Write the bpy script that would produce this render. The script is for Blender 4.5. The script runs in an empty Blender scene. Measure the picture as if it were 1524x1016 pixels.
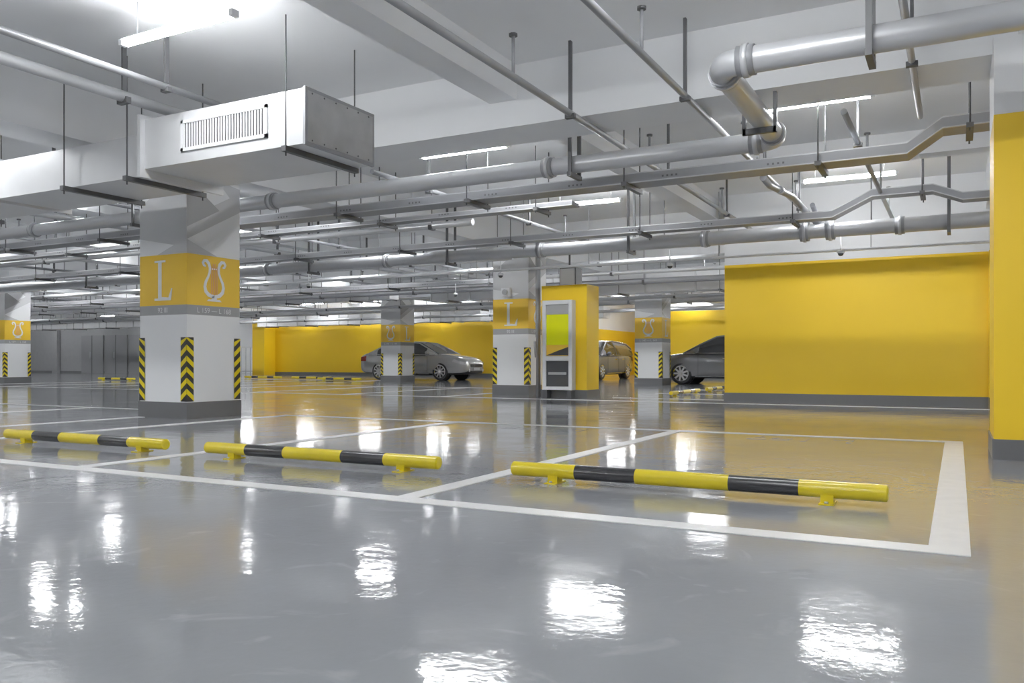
import bpy, math, random
from mathutils import Vector, Matrix
random.seed(4)
SC=bpy.context.scene
COL=SC.collection

# ------------------------------------------------ materials
def mat(name,col,rough=0.5,metal=0.0,noise=0.0,nscale=4.0,spec=0.5,coat=0.0,emit=0,rn=0.0):
    m=bpy.data.materials.new(name); m.use_nodes=True
    nt=m.node_tree; b=nt.nodes['Principled BSDF']
    b.inputs['Roughness'].default_value=rough
    b.inputs['Metallic'].default_value=metal
    b.inputs['Specular IOR Level'].default_value=spec
    b.inputs['Coat Weight'].default_value=coat
    b.inputs['Coat Roughness'].default_value=0.05
    tc=nt.nodes.new('ShaderNodeTexCoord')
    if noise>0 or rn>0:
        n=nt.nodes.new('ShaderNodeTexNoise'); n.inputs['Scale'].default_value=nscale; n.inputs['Detail'].default_value=5
        nt.links.new(tc.outputs['Object'],n.inputs['Vector'])
        r=nt.nodes.new('ShaderNodeValToRGB')
        r.color_ramp.elements[0].position=0.3; r.color_ramp.elements[1].position=0.7
        r.color_ramp.elements[0].color=[c*(1-noise) for c in col]+[1]
        r.color_ramp.elements[1].color=[min(1,c*(1+noise*.5)) for c in col]+[1]
        nt.links.new(n.outputs['Fac'],r.inputs['Fac']); nt.links.new(r.outputs['Color'],b.inputs['Base Color'])
        if rn>0:
            mr=nt.nodes.new('ShaderNodeMapRange'); mr.inputs['To Min'].default_value=max(0.02,rough-rn); mr.inputs['To Max'].default_value=rough+rn
            mr.inputs['From Min'].default_value=.3; mr.inputs['From Max'].default_value=.7
            nt.links.new(n.outputs['Fac'],mr.inputs['Value']); nt.links.new(mr.outputs['Result'],b.inputs['Roughness'])
    else:
        b.inputs['Base Color'].default_value=(*col,1)
    if emit>0:
        b.inputs['Emission Color'].default_value=(*col,1); b.inputs['Emission Strength'].default_value=emit
    return m
M={}
M['white']=mat('white_paint',(.87,.88,.895),.55,noise=.03,nscale=1.2)
M['ceil']=mat('ceiling_paint',(.86,.87,.885),.7,noise=.06,nscale=.6)
M['yellow']=mat('yellow_wall_paint',(1.0,.63,.013),.45,noise=.03,nscale=.9)
M['yband']=mat('yellow_band_paint',(.93,.57,.03),.45,noise=.05,nscale=2)
M['base']=mat('grey_skirting',(.135,.137,.142),.4)
M['stripe']=mat('grey_stripe',(.34,.343,.35),.5)
M['g1']=mat('light_grey_paint',(.58,.585,.595),.5)
M['g2']=mat('mid_grey_paint',(.38,.383,.39),.5)
M['black']=mat('black_rubber',(.02,.02,.022),.4)
M['blackp']=mat('black_paint',(.03,.03,.033),.25,coat=.4)
M['hazy']=mat('hazard_yellow',(.85,.66,.01),.3,coat=.3,noise=.06,nscale=12)
M['line']=mat('road_line_white',(.93,.93,.935),.3,noise=.06,nscale=9)
M['fline']=mat('faded_line',(.48,.49,.51),.1,noise=.2,nscale=5)
M['galv']=mat('galvanised_steel',(.58,.59,.61),.32,metal=.35,noise=.05,nscale=1.5)
M['galv2']=mat('galvanised_dull',(.32,.327,.345),.42,metal=.25,noise=.08,nscale=2)
M['duct']=mat('duct_sheet',(.68,.687,.70),.4,metal=.2,noise=.07,nscale=2.2,rn=.05)
M['ductend']=mat('duct_end_sheet',(.46,.465,.475),.42,metal=.3,noise=.15,nscale=4)
M['ductw']=mat('duct_white',(.78,.787,.80),.5,noise=.04)
M['dark']=mat('dark_steel',(.10,.102,.107),.45,metal=.2)
M['red']=mat('string_orange',(.85,.42,.16),.5)
M['greyw']=mat('grey_far_wall',(.30,.303,.31),.5,noise=.05)
M['door']=mat('grey_door',(.24,.243,.25),.4)
M['glass']=mat('dark_glass',(.06,.063,.068),.06,spec=.9)
M['silver']=mat('car_silver',(.55,.55,.55),.22,metal=.25,coat=1)
M['dgrey']=mat('car_dark_grey',(.20,.205,.215),.25,metal=.1,coat=1)
M['mgrey']=mat('car_mid_grey',(.17,.175,.19),.25,metal=.0,coat=.7)
M['lampg']=mat('headlamp_glass',(.8,.8,.8),.08,metal=.3,coat=1)
M['chrome']=mat('chrome',(.8,.8,.8),.12,metal=1)
M['screen']=mat('screen_lime',(.62,.66,.0),.25,emit=.15)
M['tube']=mat('lamp_tube',(.965,.985,1),.5,emit=82)
M['hred']=mat('tail_red',(.3,.03,.02),.2)

def floor_mat():
    m=bpy.data.materials.new('epoxy_floor'); m.use_nodes=True; nt=m.node_tree; b=nt.nodes['Principled BSDF']; L=nt.links.new
    tc=nt.nodes.new('ShaderNodeTexCoord')
    def noise(s,d,dist=0):
        n=nt.nodes.new('ShaderNodeTexNoise'); n.inputs['Scale'].default_value=s; n.inputs['Detail'].default_value=d; n.inputs['Distortion'].default_value=dist
        L(tc.outputs['Object'],n.inputs['Vector']); return n
    n1=noise(.35,6,.6); r=nt.nodes.new('ShaderNodeValToRGB')
    r.color_ramp.elements[0].position=.32; r.color_ramp.elements[1].position=.7
    r.color_ramp.elements[0].color=(.245,.255,.277,1); r.color_ramp.elements[1].color=(.315,.327,.351,1)
    L(n1.outputs['Fac'],r.inputs['Fac'])
    n3=noise(2.2,8,2.5); r3=nt.nodes.new('ShaderNodeValToRGB')
    r3.color_ramp.elements[0].position=.60; r3.color_ramp.elements[1].position=.72
    r3.color_ramp.elements[0].color=(0,0,0,1); r3.color_ramp.elements[1].color=(.4,.4,.4,1)
    L(n3.outputs['Fac'],r3.inputs['Fac'])
    mx=nt.nodes.new('ShaderNodeMixRGB'); mx.inputs['Color2'].default_value=(.45,.46,.48,1)
    L(r3.outputs['Color'],mx.inputs['Fac']); L(r.outputs['Color'],mx.inputs['Color1']); L(mx.outputs['Color'],b.inputs['Base Color'])
    n2=noise(1.6,6,.8); mr=nt.nodes.new('ShaderNodeMapRange'); mr.inputs['From Min'].default_value=.35; mr.inputs['From Max'].default_value=.7
    mr.inputs['To Min'].default_value=.045; mr.inputs['To Max'].default_value=.13
    L(n2.outputs['Fac'],mr.inputs['Value']); L(mr.outputs['Result'],b.inputs['Roughness'])
    b.inputs['Specular IOR Level'].default_value=.5
    n4=noise(3.0,2,.3); bp=nt.nodes.new('ShaderNodeBump'); bp.inputs['Strength'].default_value=.13; bp.inputs['Distance'].default_value=.02
    L(n4.outputs['Fac'],bp.inputs['Height'])
    n5=noise(26,2,0); bp2=nt.nodes.new('ShaderNodeBump'); bp2.inputs['Strength'].default_value=.10; bp2.inputs['Distance'].default_value=.006
    L(n5.outputs['Fac'],bp2.inputs['Height']); L(bp.outputs['Normal'],bp2.inputs['Normal']); L(bp2.outputs['Normal'],b.inputs['Normal'])
    return m
M['floor']=floor_mat()

# ------------------------------------------------ mesh builder
class MB:
    def __init__(s): s.v=[];s.f=[];s.m=[];s.sm=[];s.mats=[]
    def mi(s,k):
        if k not in s.mats: s.mats.append(k)
        return s.mats.index(k)
    def poly(s,pts,k,smooth=False):
        i=len(s.v); s.v+= [tuple(p) for p in pts]; s.f.append(list(range(i,i+len(pts)))); s.m.append(s.mi(k)); s.sm.append(smooth)
    def box(s,x0,x1,y0,y1,z0,z1,k):
        i=len(s.v)
        s.v+=[(x0,y0,z0),(x1,y0,z0),(x1,y1,z0),(x0,y1,z0),(x0,y0,z1),(x1,y0,z1),(x1,y1,z1),(x0,y1,z1)]
        for f in [(0,3,2,1),(4,5,6,7),(0,1,5,4),(1,2,6,5),(2,3,7,6),(3,0,4,7)]:
            s.f.append([i+a for a in f]); s.m.append(s.mi(k)); s.sm.append(False)
    def tube(s,pts,r,k,n=12,cap=True):
        pts=[Vector(p) for p in pts]; N=len(pts); base=len(s.v)
        rs=r if isinstance(r,list) else [r]*N
        up=None
        for i,p in enumerate(pts):
            t=(pts[min(i+1,N-1)]-pts[max(i-1,0)]).normalized()
            if up is None:
                up=Vector((0,0,1)) if abs(t.z)<.9 else Vector((0,1,0))
            a=t.cross(up).normalized(); bb=a.cross(t).normalized(); up=bb
            for j in range(n):
                an=2*math.pi*j/n
                s.v.append(tuple(p+(a*math.cos(an)+bb*math.sin(an))*rs[i]))
        for i in range(N-1):
            for j in range(n):
                s.f.append([base+i*n+j,base+i*n+(j+1)%n,base+(i+1)*n+(j+1)%n,base+(i+1)*n+j]); s.m.append(s.mi(k)); s.sm.append(True)
        if cap:
            s.f.append([base+j for j in range(n)][::-1]); s.m.append(s.mi(k)); s.sm.append(False)
            s.f.append([base+(N-1)*n+j for j in range(n)]); s.m.append(s.mi(k)); s.sm.append(False)
    def sweep_xz(s,pts,y0,y1,t,k):
        N=len(pts)
        for i in range(N-1):
            (xa,za),(xb,zb)=pts[i],pts[i+1]
            b=len(s.v)
            s.v+=[(xa,y0,za),(xb,y0,zb),(xb,y1,zb),(xa,y1,za),(xa,y0,za+t),(xb,y0,zb+t),(xb,y1,zb+t),(xa,y1,za+t)]
            for f in [(0,3,2,1),(4,5,6,7),(0,1,5,4),(1,2,6,5),(2,3,7,6),(3,0,4,7)]:
                s.f.append([b+a for a in f]); s.m.append(s.mi(k)); s.sm.append(False)
    def obj(s,name,loc=(0,0,0),rotz=0,parent=None,bevel=0):
        me=bpy.data.meshes.new(name); me.from_pydata(s.v,[],s.f); me.update()
        for k in s.mats: me.materials.append(M[k])
        for p,mi,sm in zip(me.polygons,s.m,s.sm): p.material_index=mi; p.use_smooth=sm
        o=bpy.data.objects.new(name,me); COL.objects.link(o); o.location=loc; o.rotation_euler=(0,0,rotz)
        if parent: o.parent=parent
        if bevel:
            md=o.modifiers.new('b','BEVEL'); md.width=bevel; md.segments=2; md.limit_method='ANGLE'
        return o
def inst(o,name,loc,rotz=0):
    n=bpy.data.objects.new(name,o.data); COL.objects.link(n); n.location=loc; n.rotation_euler=(0,0,rotz)
    for c in o.children:
        cc=c.copy(); COL.objects.link(cc); cc.parent=n; cc.matrix_parent_inverse=Matrix()
    return n

# ------------------------------------------------ room shell
CZ=3.6
b=MB(); b.box(-64,9,-14,52,-.1,0,'floor'); b.obj('floor')
b=MB(); b.box(-64,9,-14,52,CZ,CZ+.12,'ceil'); b.obj('ceiling')
def wall(name,x0,x1,y0,y1,yz,face='yellow',z1=CZ):
    b=MB()
    if yz>0:
        b.box(x0,x1,y0,y1,0,yz,face); b.box(x0,x1,y0,y1,yz,z1,'white')
    else: b.box(x0,x1,y0,y1,0,z1,face)
    return b.obj(name)
def skirt(name,x0,x1,y0,y1,h=.16):
    b=MB(); b.box(x0,x1,y0,y1,0,h,'base'); return b.obj(name)
wall('wall_right_front',-3.59,9,14.6,14.9,2.38)
skirt('baseboard_right_front',-3.60,.42,14.575,14.6)
wall('wall_pilaster',.42,1.3,14.45,14.6,2.38); skirt('baseboard_pilaster',.42,1.3,14.425,14.45)
wall('wall_back_centre',-31.85,-15.5,33,33.3,2.9); skirt('baseboard_back_centre',-31.85,-15.5,32.97,33)
wall('wall_pier',-32.7,-31.85,32.2,33.3,2.9)
wall('wall_back_right',-11.7,9,33,33.3,2.75); skirt('baseboard_back_right',-11.7,9,32.97,33)
wall('wall_recess_back',-15.8,-11.4,44,44.3,2.3)
wall('wall_recess_left',-15.8,-15.5,33.3,44,2.3); wall('wall_recess_right',-11.7,-11.4,33.3,44,2.3)
wall('wall_corridor_back',-39,-31.85,42,42.3,0,'white'); wall('wall_corridor_left',-39.3,-39,33.3,42,0,'white'); wall('wall_corridor_right',-31.85,-31.55,33.3,42,0,'white')
wall('wall_back_left',-63.8,-39,33,33.3,2.95,'greyw'); skirt('baseboard_back_left',-63.8,-39,32.97,33,.12)
wall('wall_left',-64,-63.8,-14,33.3,2.6,'greyw'); wall('wall_right',8.8,9,-14,33,0,'white'); wall('wall_rear',-64,9,-14,-13.8,0,'white')
for i in range(3):
    b=MB(); x=-47.8+i*2.2
    b.box(x,x+2.05,32.90,32.965,0,2.3,'door'); b.box(x+1.0,x+1.03,32.89,32.91,0,2.3,'black')
    b.box(x+.88,x+.92,32.85,32.90,.9,1.3,'galv')
    b.obj('door_%d'%(i+1))
b=MB()
for x in [-61,-57.5,-54,-50.5]: b.box(x,x+.5,32.75,32.965,0,3.2,'greyw')
b.obj('trim_1')
b=MB()
b.box(-38.6,-34.2,41.9,41.99,0,2.5,'g2')
for x in [-38.4,-37.0,-35.6]: b.box(x,x+1.2,41.85,41.9,.1,2.4,'lampg')
b.obj('door_4')
b=MB()
for i in range(14): b.box(-38.5+i*.35,-38.46+i*.35,33.6,33.64,0,1.5,'galv')
b.box(-38.6,-33.8,33.6,33.64,1.46,1.5,'galv'); b.box(-38.6,-33.8,33.6,33.64,.15,.19,'galv')
b.obj('metal_gate')

def beam(x0,x1,y0,y1,z):
    b=MB(); b.box(x0,x1,y0,y1,z,CZ,'white'); b.obj('ceiling_beam')
for y in [-10.0,-1.3,7.2,15.85,24.3]: beam(-64,9,y,y+.62,3.0)
for x in [.38,-8.65,-17.95,-27.2,-36.5,-45.8]: beam(x,x+.55,-14,33,3.02)
for x in [-4.1,-13.3,-22.5,-31.8,-41]: beam(x,x+.3,-14,33,3.26)
beam(-64,9,11.6,11.9,3.3); beam(-64,9,20.1,20.4,3.3); beam(-64,9,28.5,28.8,3.3)

# ------------------------------------------------ columns
W=.85; H=W/2
def ribbon(pts,w):
    out=[];L=[];R=[]
    for i,p in enumerate(pts):
        a=pts[max(0,i-1)]; c=pts[min(len(pts)-1,i+1)]
        dx,dy=c[0]-a[0],c[1]-a[1]; n=math.hypot(dx,dy) or 1
        ww=w[i] if isinstance(w,list) else w
        L.append((p[0]-dy/n*ww/2,p[1]+dx/n*ww/2)); R.append((p[0]+dy/n*ww/2,p[1]-dx/n*ww/2))
    for i in range(len(pts)-1): out.append([L[i],R[i],R[i+1],L[i+1]])
    return out
def glyph_L():
    P=[]
    P.append([(-.085,0),(-.02,0),(-.02,.50),(-.085,.50)])
    P.append([(-.15,.475),(.05,.475),(.05,.50),(-.15,.50)])
    P.append([(-.15,0),(-.085,0),(-.085,.028),(-.15,.028)])
    P.append([(-.02,0),(.15,0),(.155,.03),(-.02,.045)])
    P.append([(.10,.03),(.155,.03),(.172,.15),(.155,.15)])
    return [(p,'white') for p in P]
def glyph_lyre():
    P=[]
    for s in (-1,1):
        ctrl=[(.135,.435,.02),(.165,.445,.035),(.18,.475,.04),(.16,.505,.04),(.12,.505,.045),(.085,.47,.045),(.07,.42,.04),(.075,.36,.035),(.10,.30,.035),(.135,.24,.04),(.15,.18,.045),(.135,.12,.05),(.09,.08,.05),(.04,.065,.045),(0,.06,.04)]
        for q in ribbon([(s*x,z) for x,z,_ in ctrl],[w*1.0 for _,_,w in ctrl]): P.append((q,'white'))
    P.append(([(-.12,0),(.12,0),(.09,.025),(-.09,.025)],'white')); P.append(([(-.045,.02),(.045,.02),(.03,.07),(-.03,.07)],'white'))
    P.append(([(-.075,.40),(.075,.40),(.075,.418),(-.075,.418)],'white'))
    for x in (-.045,-.015,.015,.045): P.append(([(x-.0075,.085),(x+.0075,.085),(x+.0075,.49-abs(x)),(x-.0075,.49-abs(x))],'red'))
    return P
def col_mesh(kind):
    b=MB()
    b.box(-H,H,-H,H,.2,1.28,'white'); b.box(-H,H,-H,H,1.28,1.40,'stripe'); b.box(-H,H,-H,H,1.40,2.03,'yband'); b.box(-H,H,-H,H,2.03,3.04,'white')
    b.box(-H-.015,H+.015,-H-.015,H+.015,0,.2,'base')
    def face(idx):
        def f(u,z,o):
            x,y=u,-H-o
            for _ in range(idx): x,y=-y,x
            return (x,y,z)
        return f
    for idx in range(4):
        f=face(idx)
        gl=(glyph_L if (idx%2==0)==(kind=='A') else glyph_lyre)()
        for n,(p,k) in enumerate(gl): b.poly([f(u,z+1.46,.003+.0002*(n%4)+(.001 if k=='red' else 0)) for u,z in p],k)
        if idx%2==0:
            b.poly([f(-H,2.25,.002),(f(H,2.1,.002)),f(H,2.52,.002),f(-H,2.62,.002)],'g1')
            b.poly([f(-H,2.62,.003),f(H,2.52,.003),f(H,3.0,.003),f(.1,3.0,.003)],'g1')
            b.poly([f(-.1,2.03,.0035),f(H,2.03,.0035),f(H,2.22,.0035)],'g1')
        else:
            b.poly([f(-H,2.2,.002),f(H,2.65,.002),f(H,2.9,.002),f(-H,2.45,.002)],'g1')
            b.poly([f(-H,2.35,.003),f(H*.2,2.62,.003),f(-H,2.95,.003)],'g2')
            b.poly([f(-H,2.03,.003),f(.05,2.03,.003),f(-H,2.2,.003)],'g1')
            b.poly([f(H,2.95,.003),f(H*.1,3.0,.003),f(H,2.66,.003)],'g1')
        g=.10
        for s in (-1,1):
            us=(H,H-g) if s>0 else (-H,-H+g)
            b.poly([f(us[0]+s*.006,.21,.006),f(us[1],.21,.006),f(us[1],1.0,.006),f(us[0]+s*.006,1.0,.006)],'black')
            z=.23
            while z<.93:
                a=us[0]+s*.006; c=us[1]
                b.poly([f(a,min(z+.075,.995),.008),f(c,z-.015,.008),f(c,z+.05,.008),f(a,min(z+.14,.999),.008)],'hazy')
                z+=.135
    return b
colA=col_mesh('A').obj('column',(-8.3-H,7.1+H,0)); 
def text(t,size,loc,rot,parent,k):
    c=bpy.data.curves.new('label_text','FONT'); c.body=t; c.size=size; c.align_x='CENTER'; c.extrude=.0008; c.materials.append(M[k])
    o=bpy.data.objects.new('label_text',c); COL.objects.link(o); o.parent=parent; o.location=loc; o.rotation_euler=rot
    return o
text('92 III',.09,(0,-H-.004,1.31),(math.pi/2,0,0),colA,'ductw')
text('L 159 — L 168',.09,(H+.004,0,1.31),(math.pi/2,0,math.pi/2),colA,'ductw')
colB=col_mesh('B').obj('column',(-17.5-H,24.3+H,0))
text('L 140 — L 149',.09,(0,-H-.004,1.31),(math.pi/2,0,0),colB,'ductw')
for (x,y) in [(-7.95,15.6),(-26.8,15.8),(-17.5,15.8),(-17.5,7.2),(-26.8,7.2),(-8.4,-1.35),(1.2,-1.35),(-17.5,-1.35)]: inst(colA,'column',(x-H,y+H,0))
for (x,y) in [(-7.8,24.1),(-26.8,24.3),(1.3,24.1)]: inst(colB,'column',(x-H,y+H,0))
b=MB(); b.box(.23,1.08,6.9,7.75,.145,2.47,'yellow'); b.box(.23,1.08,6.9,7.75,2.47,3.04,'white'); b.box(.22,1.09,6.89,7.76,0,.145,'base'); b.obj('yellow_column')
# ------------------------------------------------ floor marking
b=MB(); T=.004
def ln(x0,x1,y0,y1): b.box(x0,x1,y0,y1,0.0005,T,'line')
def lnb(x0,x1,y0,y1): b.box(x0,x1,y0,y1,0.0005,T+.0006,'line')
ln(-8.0,.043,3.405,3.535); ln(-17.4,-9.0,3.405,3.535)
for x in [-2.5,-5.12,-7.7,-9.1,-11.6,-14.2]: lnb(x-.06,x+.06,3.47,8.22)
lnb(-.097,.043,3.41,8.22)
ln(-7.8,.04,8.17,8.27); ln(-17.4,-9.0,8.17,8.27)
ln(-17,8.7,13.95,14.05)
for x in [-9.1,-11.6,-14.2,-16.9]: lnb(x-.06,x+.06,14.0,19.2)
ln(-17,-9,19.1,19.2)
for x in [-18.6,-21.2,-23.8,-26.4]:
    lnb(x-.06,x+.06,14.0,19.2); lnb(x-.06,x+.06,20.5,25)
ln(-27,-18,14,14.1); ln(-27,-18,25,25.1)
for y in [15.2,17.8,20.4,23]: ln(-5.9,-1,y-.05,y+.05)
b.obj('parking_lines')
def floortext(t,x,y):
    c=bpy.data.curves.new('bay_number','FONT'); c.body=t; c.size=.42; c.align_x='CENTER'; c.extrude=.0005; c.materials.append(M['fline'])
    o=bpy.data.objects.new('bay_number',c); COL.objects.link(o); o.location=(x,y,.001); o.rotation_euler=(0,0,math.pi)
floortext('L 189',-1.25,7.95); floortext('L 188',-3.8,7.95); floortext('L 187',-6.4,7.95)

# ------------------------------------------------ wheel stops
def wstop():
    b=MB(); Lh=1.01; cuts=[0,.40,.76,1.27,1.62,2.02]; ks=['hazy','blackp','hazy','blackp','hazy']
    for i in range(5):
        b.tube([(-Lh+cuts[i],0,.068),(-Lh+cuts[i+1],0,.068)],.042,ks[i],n=24,cap=False)
    for s in (-1,1):
        b.tube([(s*Lh,0,.068),(s*(Lh+.004),0,.068),(s*(Lh+.010),0,.068)],[.042,.039,.030],'hazy',n=24)
        x=s*.745
        b.box(x-.035,x+.035,-.075,.075,0,.006,'hazy'); b.box(x-.03,x+.03,-.035,-.028,.006,.06,'hazy'); b.box(x-.03,x+.03,.028,.035,.006,.06,'hazy')
        b.box(x-.03,x-.024,-.03,.03,.006,.05,'hazy'); b.box(x+.024,x+.03,-.03,.03,.006,.05,'hazy')
        for yy in (-.058,.058): b.tube([(x,yy,.006),(x,yy,.016)],.010,'galv',n=6)
    return b
ws=wstop().obj('wheel_stop',(-1.31,4.37,0))
for (x,y,r) in [(-3.87,4.37,0),(-6.35,4.37,0),(-10.4,4.37,0),(-5.05,17.2,math.pi/2),(-5.05,19.9,math.pi/2),(-27.6,20.4,0),(-25.2,25.4,0),(-22.6,25.4,0),(-20.2,24.2,0)]:
    inst(ws,'wheel_stop',(x,y,0),r)

# ------------------------------------------------ kiosk block
b=MB(); b.box(-7.15,-6.2,14.6,15.2,.16,2.17,'yellow'); b.box(-7.16,-6.19,14.59,15.21,0,.16,'base'); b.obj('yellow_partition')
b=MB()
x0,x1,y0,y1=-7.04,-6.42,14.40,14.585
b.box(x0,x1,y0+.03,y1,.16,1.87,'g1')
for (a,c,d,e) in [(x0,x0+.07,.16,1.87),(x1-.07,x1,.16,1.87),(x0+.07,x1-.07,1.79,1.87),(x0+.07,x1-.07,.16,.22),(x0+.07,x1-.07,.72,.80)]:
    b.box(a,c,y0,y0+.035,d,e,'ductw')
b.box(x0+.08,x1-.08,y0+.018,y0+.03,1.02,1.60,'screen'); b.box(x0+.08,x1-.08,y0+.017,y0+.03,1.60,1.78,'g2')
b.box(x0+.08,x1-.08,y0+.017,y0+.03,.81,1.02,'yband')
b.poly([(x0+.08,y0+.014,.82),(x1-.08,y0+.014,.82),(x1-.08,y0+.014,.98),(x0+.3,y0+.014,.90)],'black')
b.box(x0+.08,x1-.08,y0+.018,y0+.03,.23,.71,'glass')
b.box(x0+.12,x1-.12,y0+.012,y0+.02,.45,.5,'g2'); b.box(x0+.02,x0+.1,y0+.0,y1,0,.16,'dark'); b.box(x1-.1,x1-.02,y0,y1,0,.16,'dark')
b.obj('advertising_kiosk',bevel=.004)
b=MB(); b.tube([(-7.42,15.0,0),(-7.42,15.0,3.2)],.045,'galv2'); b.tube([(-7.6,15.3,1.2),(-7.6,15.3,3.2)],.03,'galv2')
b.tube([(-7.42,15.0,.9),(-7.42,14.9,.8),(-7.42,14.85,1.1)],.03,'galv2')
b.obj('riser_pipe')
b=MB(); b.box(-6.95,-6.6,15.0,15.3,2.18,2.55,'dark'); b.box(-6.93,-6.62,14.98,15.0,2.2,2.53,'g2'); b.tube([(-6.8,15.15,2.55),(-6.8,15.15,3.1)],.02,'dark')
b.obj('control_box')
b=MB(); b.box(-8.55,-8.35,15.5,15.6,2.08,2.26,'white'); b.tube([(-8.45,15.5,2.17),(-8.45,15.46,2.17)],.06,'g2'); b.obj('wall_speaker')

# ------------------------------------------------ big duct
def duct_hanger(b,x,y0,y1,z0,z1=CZ):
    b.box(x-.025,x+.025,y0-.08,y1+.08,z0-.045,z0,'dark')
    for y in (y0-.05,y1+.05): b.tube([(x,y,z0-.08),(x,y,z1)],.007,'dark',n=6)
b=MB()
DX=-4.75
b.box(-6.7,DX,5.25,6.15,2.50,2.96,'duct')
b.box(-12.0,-6.72,5.32,6.1,2.46,2.86,'duct'); b.box(-24,-12,5.35,6.05,2.46,2.80,'duct')
for x,(za,zb) in [(-6.72,(2.42,3.0)),(-9.2,(2.43,2.9)),(-12.0,(2.43,2.9)),(-15,(2.44,2.84))]:
    b.box(x-.02,x+.02,5.2,6.2,za,zb,'duct')
b.box(DX-.005,DX+.02,5.24,6.16,2.49,2.97,'galv2')
b.box(DX+.0,DX+.024,5.27,6.13,2.52,2.94,'ductend')
for i in range(6):
    for z in (2.535,2.925): b.tube([(DX+.02,5.32+i*.15,z),(DX+.028,5.32+i*.15,z)],.008,'dark',n=6)
gx0,gx1,gz0,gz1=-6.2,-5.15,2.60,2.88; gy=5.25
b.box(gx0+.03,gx1-.03,gy-.004,gy-.001,gz0+.03,gz1-.03,'black')
n=30
for i in range(n):
    x=gx0+.04+(gx1-gx0-.08)*i/(n-1); b.box(x-.008,x+.008,gy-.010,gy-.004,gz0+.03,gz1-.03,'ductw')
for (a,c,d,e) in [(gx0,gx1,gz0,gz0+.03),(gx0,gx1,gz1-.03,gz1),(gx0,gx0+.03,gz0,gz1),(gx1-.03,gx1,gz0,gz1)]: b.box(a,c,gy-.016,gy-.001,d,e,'ductw')
for x in [-4.95,-6.95,-7.9,-10.5,-14]: duct_hanger(b,x,5.3,6.1,2.5 if x>-6.7 else 2.46)
b.obj('ventilation_duct')

# ------------------------------------------------ pipes
def coupling(b,p,axis,r):
    d=Vector(axis)*.06
    p=Vector(p); b.tube([p-d,p+d],r*1.16,'galv2',n=18); b.tube([p-d*.35,p+d*.35],r*1.28,'galv',n=18)
def arc(c,p0,p1,steps=6):
    c,p0,p1=Vector(c),Vector(p0),Vector(p1)
    out=[]
    for i in range(steps+1):
        t=i/steps*math.pi/2; out.append(c+(p0-c)*math.cos(t)+(p1-c)*math.sin(t))
    return out
def strap(b,x,y,z,r,top=CZ):
    for s in (-1,1): b.box(x-.02,x+.02,y+s*(r+.03)-.012,y+s*(r+.03)+.012,z-r-.05,top,'dark')
    b.box(x-.022,x+.022,y-r-.06,y+r+.06,z-r-.055,z-r-.01,'dark')
Z1=2.8; r1=.092
b=MB(); XE=-1.5
e1=arc((XE+.15,6.05,Z1),(XE+.15,5.9,Z1),(XE,6.05,Z1))
e2=arc((XE-.15,8.0,Z1),(XE,8.0,Z1),(XE-.15,8.15,Z1))
b.tube([(8.5,5.9,Z1)]+e1+e2+[(-30,8.15,Z1)],r1,'galv',n=24)
coupling(b,(XE+.2,5.9,Z1),(1,0,0),r1); coupling(b,(XE,6.1,Z1),(0,1,0),r1); coupling(b,(XE,7.9,Z1),(0,1,0),r1); coupling(b,(XE-.2,8.15,Z1),(1,0,0),r1)
for x in [-7.9,-3.9,-13,-18]: coupling(b,(x,8.15,Z1),(1,0,0),r1)
for x in [-3.6,-10.5,-15]: strap(b,x,8.15,Z1,r1)
for x in [-.5]: strap(b,x,5.9,Z1,r1)
b.box(XE-.14,XE+.14,7.3,7.34,Z1-r1-.05,Z1-r1,'dark')
for s in (-1,1): b.box(XE+s*.13-.015,XE+s*.13+.015,7.3,7.34,Z1-r1-.05,3.02,'dark')
b.obj('large_pipe')
def tray(name,pts,y0,y1,hang,t=.07,k='galv2'):
    b=MB(); b.sweep_xz(pts,y0,y1,t,k)
    b.sweep_xz([(x,z+t) for x,z in pts],y0,y0+.012,.012,'galv'); b.sweep_xz([(x,z-.008) for x,z in pts],y0-.01,y0+.02,.01,'galv')
    for (x,z) in hang:
        b.box(x-.03,x+.03,y0-.10,y1+.10,z-.05,z-.005,'dark')
        for y in (y0-.08,y1+.08): b.tube([(x,y,z-.08),(x,y,CZ)],.008,'dark',n=6)
    x=pts[0][0]+.8
    while x<pts[1][0]-.4:
        for j in range(4): b.box(x+j*.05,x+j*.05+.02,y0-.002,y0+.001,pts[0][1]+.025,pts[0][1]+.045,'dark')
        x+=1.1
    return b.obj(name)
tray('cable_tray',[(-30,2.66),(-.42,2.66),(-.12,2.86),(3,2.88)],8.65,9.0,[(x,2.66) for x in (-1.2,-3.2,-5.2,-7.2,-9.6,-12,-14.5)]+[(.1,2.86)],t=.09)
tray('cable_tray',[(-36,2.66),(-1.5,2.66),(-1.0,2.9),(-.28,2.9),(.06,2.76),(3,2.76)],12.0,12.3,[(x,2.66) for x in (-2,-4.2,-6.4,-8.6,-11,-13.5,-16,-19)]+[(-.4,2.9)],t=.08)
tray('cable_tray',[(-36,2.78),(-4.5,2.78)],10.1,10.35,[(x,2.78) for x in (-5,-7.6,-10,-12.5,-15,-18)],t=.05)
tray('cable_tray',[(-48,2.62),(-8.9,2.62)],17.6,17.9,[(x,2.62) for x in range(-40,-9,3)],t=.08)
tray('cable_tray',[(-48,2.72),(-1,2.72)],21.6,21.9,[(x,2.72) for x in range(-40,-2,3)],t=.08)
tray('cable_tray',[(-48,2.7),(-1,2.7)],27.6,27.9,[(x,2.7) for x in range(-40,-2,4)],t=.08)
b=MB(); r2=.105; Z2=2.58
b.tube([(-36,12.65,Z2),(8,12.65,Z2)],r2,'galv',n=20)
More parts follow.
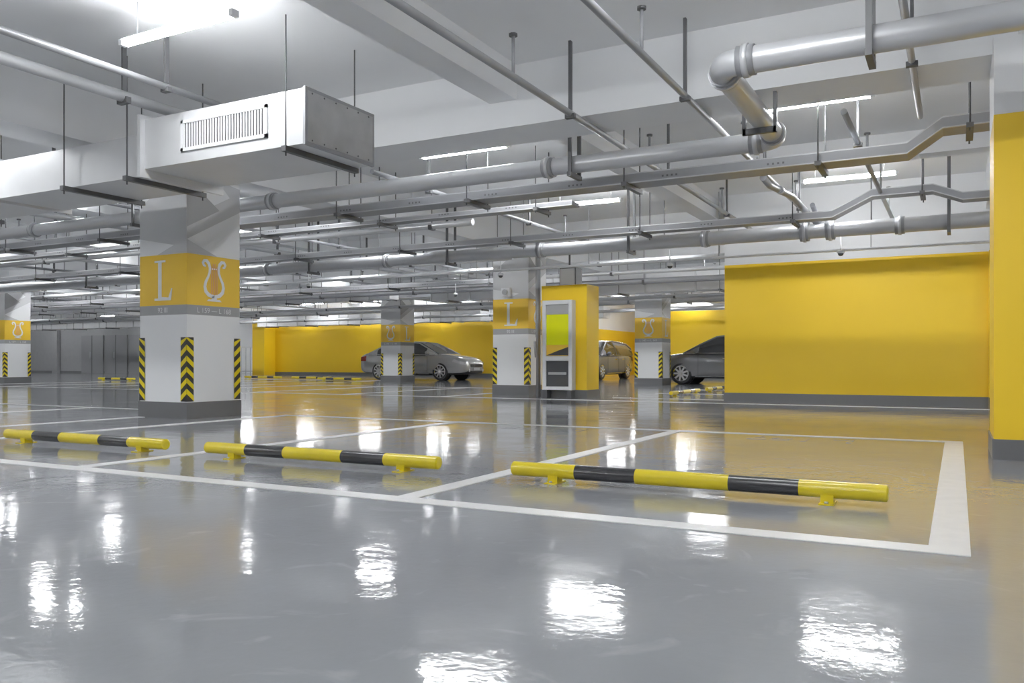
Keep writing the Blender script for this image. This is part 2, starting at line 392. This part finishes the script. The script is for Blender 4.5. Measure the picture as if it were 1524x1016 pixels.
b.tube([(-36,13.1,Z2+.05),(8,13.1,Z2+.05)],.07,'galv2',n=14)
for x in (-3.4,-6.2,-9.4,-12.4,-15.4,-.7): coupling(b,(x,12.65,Z2),(1,0,0),r2)
for x in (-4.6,-8.0,-11.2,-14.5,-18,-.1): strap(b,x,12.65,Z2,r2)
for x in (-1.95,-1.6): coupling(b,(x,12.65,Z2),(1,0,0),r2*1.15)
b.tube([(-1.78,12.65,Z2),(-1.78,12.65,Z2+.22)],.06,'galv2'); b.tube([(-1.78,12.65,Z2+.2),(-1.78,12.2,Z2+.3)],.035,'galv2')
b.tube([(-1.78,12.65,Z2+.18),(-1.78,12.65,Z2+.22)],.10,'dark',n=16)
b.obj('large_pipe')
b=MB()
b.tube([(-2.05,10.2,2.9),(-2.05,10.6,2.88),(-1.9,11.3,2.85),(-1.85,12.5,2.78)],.04,'galv2'); coupling(b,(-1.98,10.9,2.87),(.1,1,-.05),.04); b.tube([(-2.05,10.3,2.9),(-2.05,10.3,CZ)],.02,'dark')
b.obj('branch_pipe')
def ypipe(x,z,r,y0,y1,k='galv2',drops=True):
    b=MB(); b.tube([(x,y0,z),(x,y1,z)],r,k,n=12)
    y=y0+1.2
    while y<y1:
        b.box(x-.012,x+.012,y-.02,y+.02,z+r,CZ,'dark'); b.box(x-r-.015,x+r+.015,y-.025,y+.025,z-r-.015,z-r*.2,'dark')
        y+=2.9
    if drops:
        y=y0+2.2
        while y<y1:
            b.tube([(x,y,z-.0),(x,y,z+.32)],.014,'galv2',n=8); b.tube([(x,y,z+.32),(x,y,z+.34)],.035,'dark',n=8); y+=3.3
    b.obj('sprinkler_pipe')
ypipe(-2.03,2.945,.028,-3,14.5,'galv2'); ypipe(-3.09,2.945,.03,-3,14.5)
ypipe(-.30,2.945,.026,-3,8.5)
ypipe(-6.1,3.1,.03,-2,7.2); ypipe(-6.66,3.1,.052,-2,7.2,'galv',False)
ypipe(-6.1,2.945,.03,7.9,14.4); ypipe(-10.6,2.945,.03,-3,30); ypipe(-12.2,2.93,.05,-3,30,'galv',False)
ypipe(-15,2.945,.03,-3,30); ypipe(-19.5,2.945,.03,-3,30); ypipe(-24,2.945,.03,-3,30); ypipe(-.9,2.945,.028,8,14.4); ypipe(-29,2.945,.04,-3,30)
ypipe(-5.6,2.93,.03,19.5,31)
def xpipe(x0,x1,y,z,r,k='galv2',step=3.0):
    b=MB(); b.tube([(x0,y,z),(x1,y,z)],r,k,n=12)
    x=x0+1
    while x<x1:
        b.tube([(x,y,z),(x,y,CZ)],.008,'dark',n=6); b.box(x-.03,x+.03,y-r-.012,y+r+.012,z-r-.012,z+r*.3,'dark'); x+=step
    b.obj('ceiling_pipe')
for (y,z,r,k,xe) in [(9.5,2.85,.035,'galv',-5),(10.9,2.82,.05,'galv',-6.5),(13.6,2.75,.04,'galv2',6),(15.0,2.82,.05,'galv',-8),(17.0,2.85,.06,'galv',-4),(18.6,2.8,.05,'galv',-4),(19.0,2.62,.07,'galv2',-4),(22.6,2.8,.06,'galv',-4),(23.6,2.6,.05,'galv',-4),(26.2,2.7,.08,'galv',-4),(29.5,2.6,.06,'galv',-4),(31,2.75,.05,'galv',-4)]:
    xpipe(-44,xe,y,z,r,k,3.1+.3*r*10)
b=MB(); b.box(-20,8,14.2,14.26,2.46,2.50,'white')
x=-18
while x<8: b.tube([(x,14.23,2.5),(x,14.23,CZ)],.008,'g2',n=6); x+=2.4
b.obj('cable_conduit')
def rduct(x0,x1,y0,y1,z0,z1):
    b=MB(); b.box(x0,x1,y0,y1,z0,z1,'ductw'); x=x0+.02
    while x<x1: b.box(x-.02,x+.02,y0-.03,y1+.03,z0-.03,z1+.03,'duct'); x+=1.25
    x=x0+.6
    while x<x1: duct_hanger(b,x,y0,y1,z0); x+=2.5
    b.obj('ventilation_duct')
rduct(-13,-1,19.5,20.05,2.4,2.85); rduct(-34,-14.5,19.6,20.05,2.52,2.85); rduct(-30,-12,29.9,30.6,2.4,2.85); rduct(-52,-30,26.4,27,2.35,2.9)
rduct(-46,-28,14.4,15.1,2.5,2.95)
# lamps
ln_=MB()
ln_.box(-.6,.6,-.03,.03,-.025,.012,'tube'); ln_.box(-.6,.6,-.02,.02,.014,.03,'white'); ln_.box(-.64,-.6,-.033,.033,-.028,.02,'white'); ln_.box(.6,.64,-.033,.033,-.028,.02,'white')
for x in (-.45,.45): ln_.tube([(x,0,.03),(x,0,.3)],.006,'white',n=6)
lo=None
for i in range(-8,2):
    for j in range(-2,8):
        x=-1.35+4.03*i; y=4.5+4.05*j+(.25 if j==1 else 0)
        if i<-6 and j<0: continue
        if lo is None: lo=ln_.obj('added_fill_lamp',(x,y,3.3))
        else: inst(lo,'added_fill_lamp',(x,y,3.3))
for p in [(-13.6,39,3.3),(-13.6,35,3.3),(-35.4,38,3.3),(-35.4,35,3.3)]: inst(lo,'added_fill_lamp',p)
for x in (-55,-50,-46,-42,-38):  # extra lamps off the grid, added to brighten the dark far-left wall
    for y in (30.5,23,16): inst(lo,'added_fill_lamp',(x,y,3.25)) 
cm=MB(); cm.tube([(0,0,.0),(0,0,.25)],.010,'white',n=8); cm.tube([(0,0,-.02),(0,0,0),(0,0,.03)],[.05,.055,.04],'white',n=16)
cm.tube([(0,0,-.06),(0,0,-.048),(0,0,-.02)],[.015,.034,.044],'glass',n=16)
co=cm.obj('dome_camera',(-1.55,13.4,2.35))
for p in [(-4.2,13.4,2.3),(-7.4,13.4,2.3),(-12,13.4,2.3),(-10.5,16.8,2.3)]: inst(co,'dome_camera',p)

# ------------------------------------------------ cars
def car(name,loc,rot,paint,hatch=False):
    E=bpy.data.objects.new(name,None); COL.objects.link(E); E.location=loc; E.rotation_euler=(0,0,rot)
    st=[(-2.40,.62,.80,.42),(-2.33,.78,.95,.30),(-2.08,.86,1.02,.24),(-1.5,.90,1.01,.20),(-.8,.915,.97,.19),(0,.915,.95,.19),(.8,.91,.95,.19),(1.2,.905,.96,.19),(1.6,.895,.93,.20),(2.0,.87,.87,.21),(2.2,.81,.81,.22),(2.34,.70,.73,.24),(2.41,.58,.64,.28),(2.44,.44,.56,.32)]
    b=MB(); rings=[]
    for x,w,t,zb in st:
        h=t-zb
        half=[(.0,zb),(.80*w,zb),(.95*w,zb+.07),(1.0*w,zb+.30*h),(1.0*w,zb+.55*h),(.985*w,zb+.78*h),(.95*w,t-.06),(.86*w,t-.005),(.5*w,t+.03),(0,t+.04)]
        ring=[(x,y,z) for y,z in half]+[(x,-y,z) for y,z in half[-2:0:-1]]
        rings.append(ring)
    n=len(rings[0])
    for r in rings: b.v+=r
    for i in range(len(rings)-1):
        for j in range(n):
            low=j in (0,n-1,1,n-2)
            b.f.append([i*n+j,(i+1)*n+j,(i+1)*n+(j+1)%n,i*n+(j+1)%n]); b.m.append(b.mi('black' if low else paint)); b.sm.append(True)
    b.f.append(list(range(n))); b.m.append(b.mi(paint)); b.sm.append(True)
    b.f.append([(len(rings)-1)*n+j for j in range(n)][::-1]); b.m.append(b.mi(paint)); b.sm.append(True)
    body=b.obj('body',parent=E)
    c=MB()
    for x in (-1.38,1.40):
        c.tube([(x,-1.2,.34),(x,-.60,.34)],.375,paint,n=32); c.tube([(x,.60,.34),(x,1.2,.34)],.375,paint,n=32)
    cut=c.obj('cut',parent=E)
    md=body.modifiers.new('bool','BOOLEAN'); md.object=cut; md.solver='EXACT'
    bpy.context.view_layer.update()
    dg=bpy.context.evaluated_depsgraph_get(); me=bpy.data.meshes.new_from_object(body.evaluated_get(dg))
    body.modifiers.clear(); body.data=me
    bpy.data.objects.remove(cut)
    if hatch: gs=[(-2.2,1.0,.80,.03),(-2.05,1.28,.76,.1),(-1.75,1.44,.68,.1),(-.95,1.51,.64,.1),(-.30,1.54,.63,.1),(-.22,1.54,.63,.1),(.35,1.48,.62,.1),(.85,1.24,.72,.1),(1.35,.97,.80,.03)]
    else: gs=[(-1.95,1.03,.78,.03),(-1.5,1.23,.72,.1),(-1.05,1.38,.65,.1),(-.70,1.43,.63,.1),(-.35,1.455,.62,.1),(-.27,1.458,.62,.1),(.05,1.45,.615,.1),(.32,1.42,.61,.1),(.75,1.23,.70,.1),(1.25,.98,.80,.03)]
    g=MB(); rr=[]
    for x,zt,yt,_ in gs:
        zb=.93
        f=max(0,min(1,(zt-.95)/.5)); yb=.80+.06*f if zt<1.2 else .865
        ring=[(x,yb,zb),(x,yb*.45+yt*.55+.03,zb*.45+zt*.55),(x,yt,zt-.03),(x,yt*.85,zt+.005),(x,0,zt+.03)]
        ring+= [(x,-y,z) for _,y,z in ring[-2::-1]]
        rr.append(ring)
    n=len(rr[0])
    for r in rr: g.v+=r
    K=len(gs)
    for i in range(K-1):
        pillar=(gs[i+1][0]-gs[i][0])<.12
        endseg=(i in (0,K-2))
        slope=abs(gs[i+1][1]-gs[i][1])/(gs[i+1][0]-gs[i][0])>.25
        for j in range(n-1):
            side=j in (0,1,n-3,n-2)
            if pillar: k='black' if side else paint
            elif side: k=paint if (endseg) else 'glass'
            elif slope: k='glass'
            else: k=paint
            g.f.append([i*n+j,i*n+j+1,(i+1)*n+j+1,(i+1)*n+j]); g.m.append(g.mi(k)); g.sm.append(k!='glass')
    g.f.append(list(range(n))); g.m.append(0); g.sm.append(False)
    g.f.append([(K-1)*n+j for j in range(n)]); g.m.append(0); g.sm.append(False)
    for s in (-1,1):
        g.tube([(x,s*(yt+.004),zt-.022) for x,zt,yt,_ in gs],.028,paint,n=8)
        g.tube([(gs[0][0]+.1,s*.868,.965),(gs[-1][0]-.1,s*.872,.955)],.012,'chrome',n=6)
    g.obj('cabin',parent=E)
    w=MB()
    for x in (-1.38,1.40):
        for s in (-1,1):
            yo=s*.90; yi=s*.68; R=.335
            w.tube([(x,yi,R),(x,yi+s*.02,R),(x,yo-s*.03,R),(x,yo,R)],[R-.03,R,R,R-.025],'black',n=36)
            w.tube([(x,yo-s*.01,R),(x,yo+s*.004,R)],.245,'chrome',n=32); w.tube([(x,yo,R),(x,yo+s*.006,R)],.215,'black',n=32)
            for q in range(9):
                a=q*2*math.pi/9
                ca,sa=math.cos(a),math.sin(a)
                p=[(.03,-.03),(.225,-.026),(.225,.026),(.03,.03)]
                w.poly([(x+u*ca-v*sa,yo+s*.012,R+u*sa+v*ca) for u,v in (p if s<0 else p[::-1])],'g1')
            w.tube([(x,yo,R),(x,yo+s*.016,R)],.05,'chrome',n=14)
            w.tube([(x,s*.61,R),(x,s*.66,R)],.37,'black',n=24)
    w.obj('wheels',parent=E)
    d=MB()
    for s in (-1,1):
        d.poly([(1.92,s*.885,.70),(2.21,s*.812,.62),(2.21,s*.805,.70),(2.0,s*.868,.80)][::s],'lampg')
        d.poly([(2.21,s*.812,.62),(2.35,s*.70,.58),(2.35,s*.69,.67),(2.21,s*.805,.72)][::s],'lampg')
        d.poly([(2.35,s*.70,.58),(2.43,s*.50,.56),(2.415,s*.52,.64),(2.35,s*.69,.68)][::s],'lampg')
        d.tube([(2.40,s*.48,.38),(2.445,s*.48,.38)],.055,'lampg',n=12)
        d.poly([(-2.02,s*.872,.72),(-2.33,s*.795,.72),(-2.33,s*.78,.88),(-2.0,s*.86,.93)][::s],'hred')
        d.tube([(.88,s*.86,.98),(.90,s*.98,1.02),(.90,s*1.06,1.04)],[.03,.07,.05],paint,n=10)
        for x in (-1.0,-.30,.85): d.box(x,x+.008,s*.918-.004,s*.918+.004,.28,.9,'black')
        for x in (-.85,-.05): d.box(x,x+.16,s*.925-.012,s*.925+.012,.78,.805,'chrome')
        d.box(-1.0,.95,s*.917-.006,s*.917+.006,.24,.26,'chrome')
    d.box(2.40,2.452,-.40,.40,.50,.60,'black'); 
    for z in (.51,.54,.57,.60): d.box(2.45,2.46,-.40,.40,z,z+.012,'chrome')
    d.box(2.38,2.45,-.40,.40,.30,.36,'black'); d.box(2.44,2.462,-.22,.22,.385,.475,'g1')
    d.box(-2.43,-2.40,-.22,.22,.60,.72,'g1')
    d.obj('trim_parts',parent=E)
    return E
car('sedan_car',(-18.25,26.75,0),0,'silver')
car('hatchback_car',(-12.9,31.2,0),-math.pi/2,'mgrey',True)
car('sedan_car',(-6.15,26.1,0),math.pi,'dgrey',True)

# ------------------------------------------------ world, camera
w=bpy.data.worlds.new('world'); SC.world=w; w.use_nodes=True
w.node_tree.nodes['Background'].inputs[0].default_value=(.5,.5,.5,1); w.node_tree.nodes['Background'].inputs[1].default_value=.3
cd=bpy.data.cameras.new('camera'); cam=bpy.data.objects.new('camera',cd); COL.objects.link(cam)
cam.location=(0,0,.7); cam.rotation_euler=(math.pi/2,0,math.radians(28.13))
cd.sensor_width=36; cd.lens=36*1240/1524; cd.shift_y=30/1524; cd.clip_end=200
SC.camera=cam
SC.view_settings.view_transform='Standard'; SC.view_settings.look='None'; SC.view_settings.exposure=.25; SC.view_settings.gamma=1.14
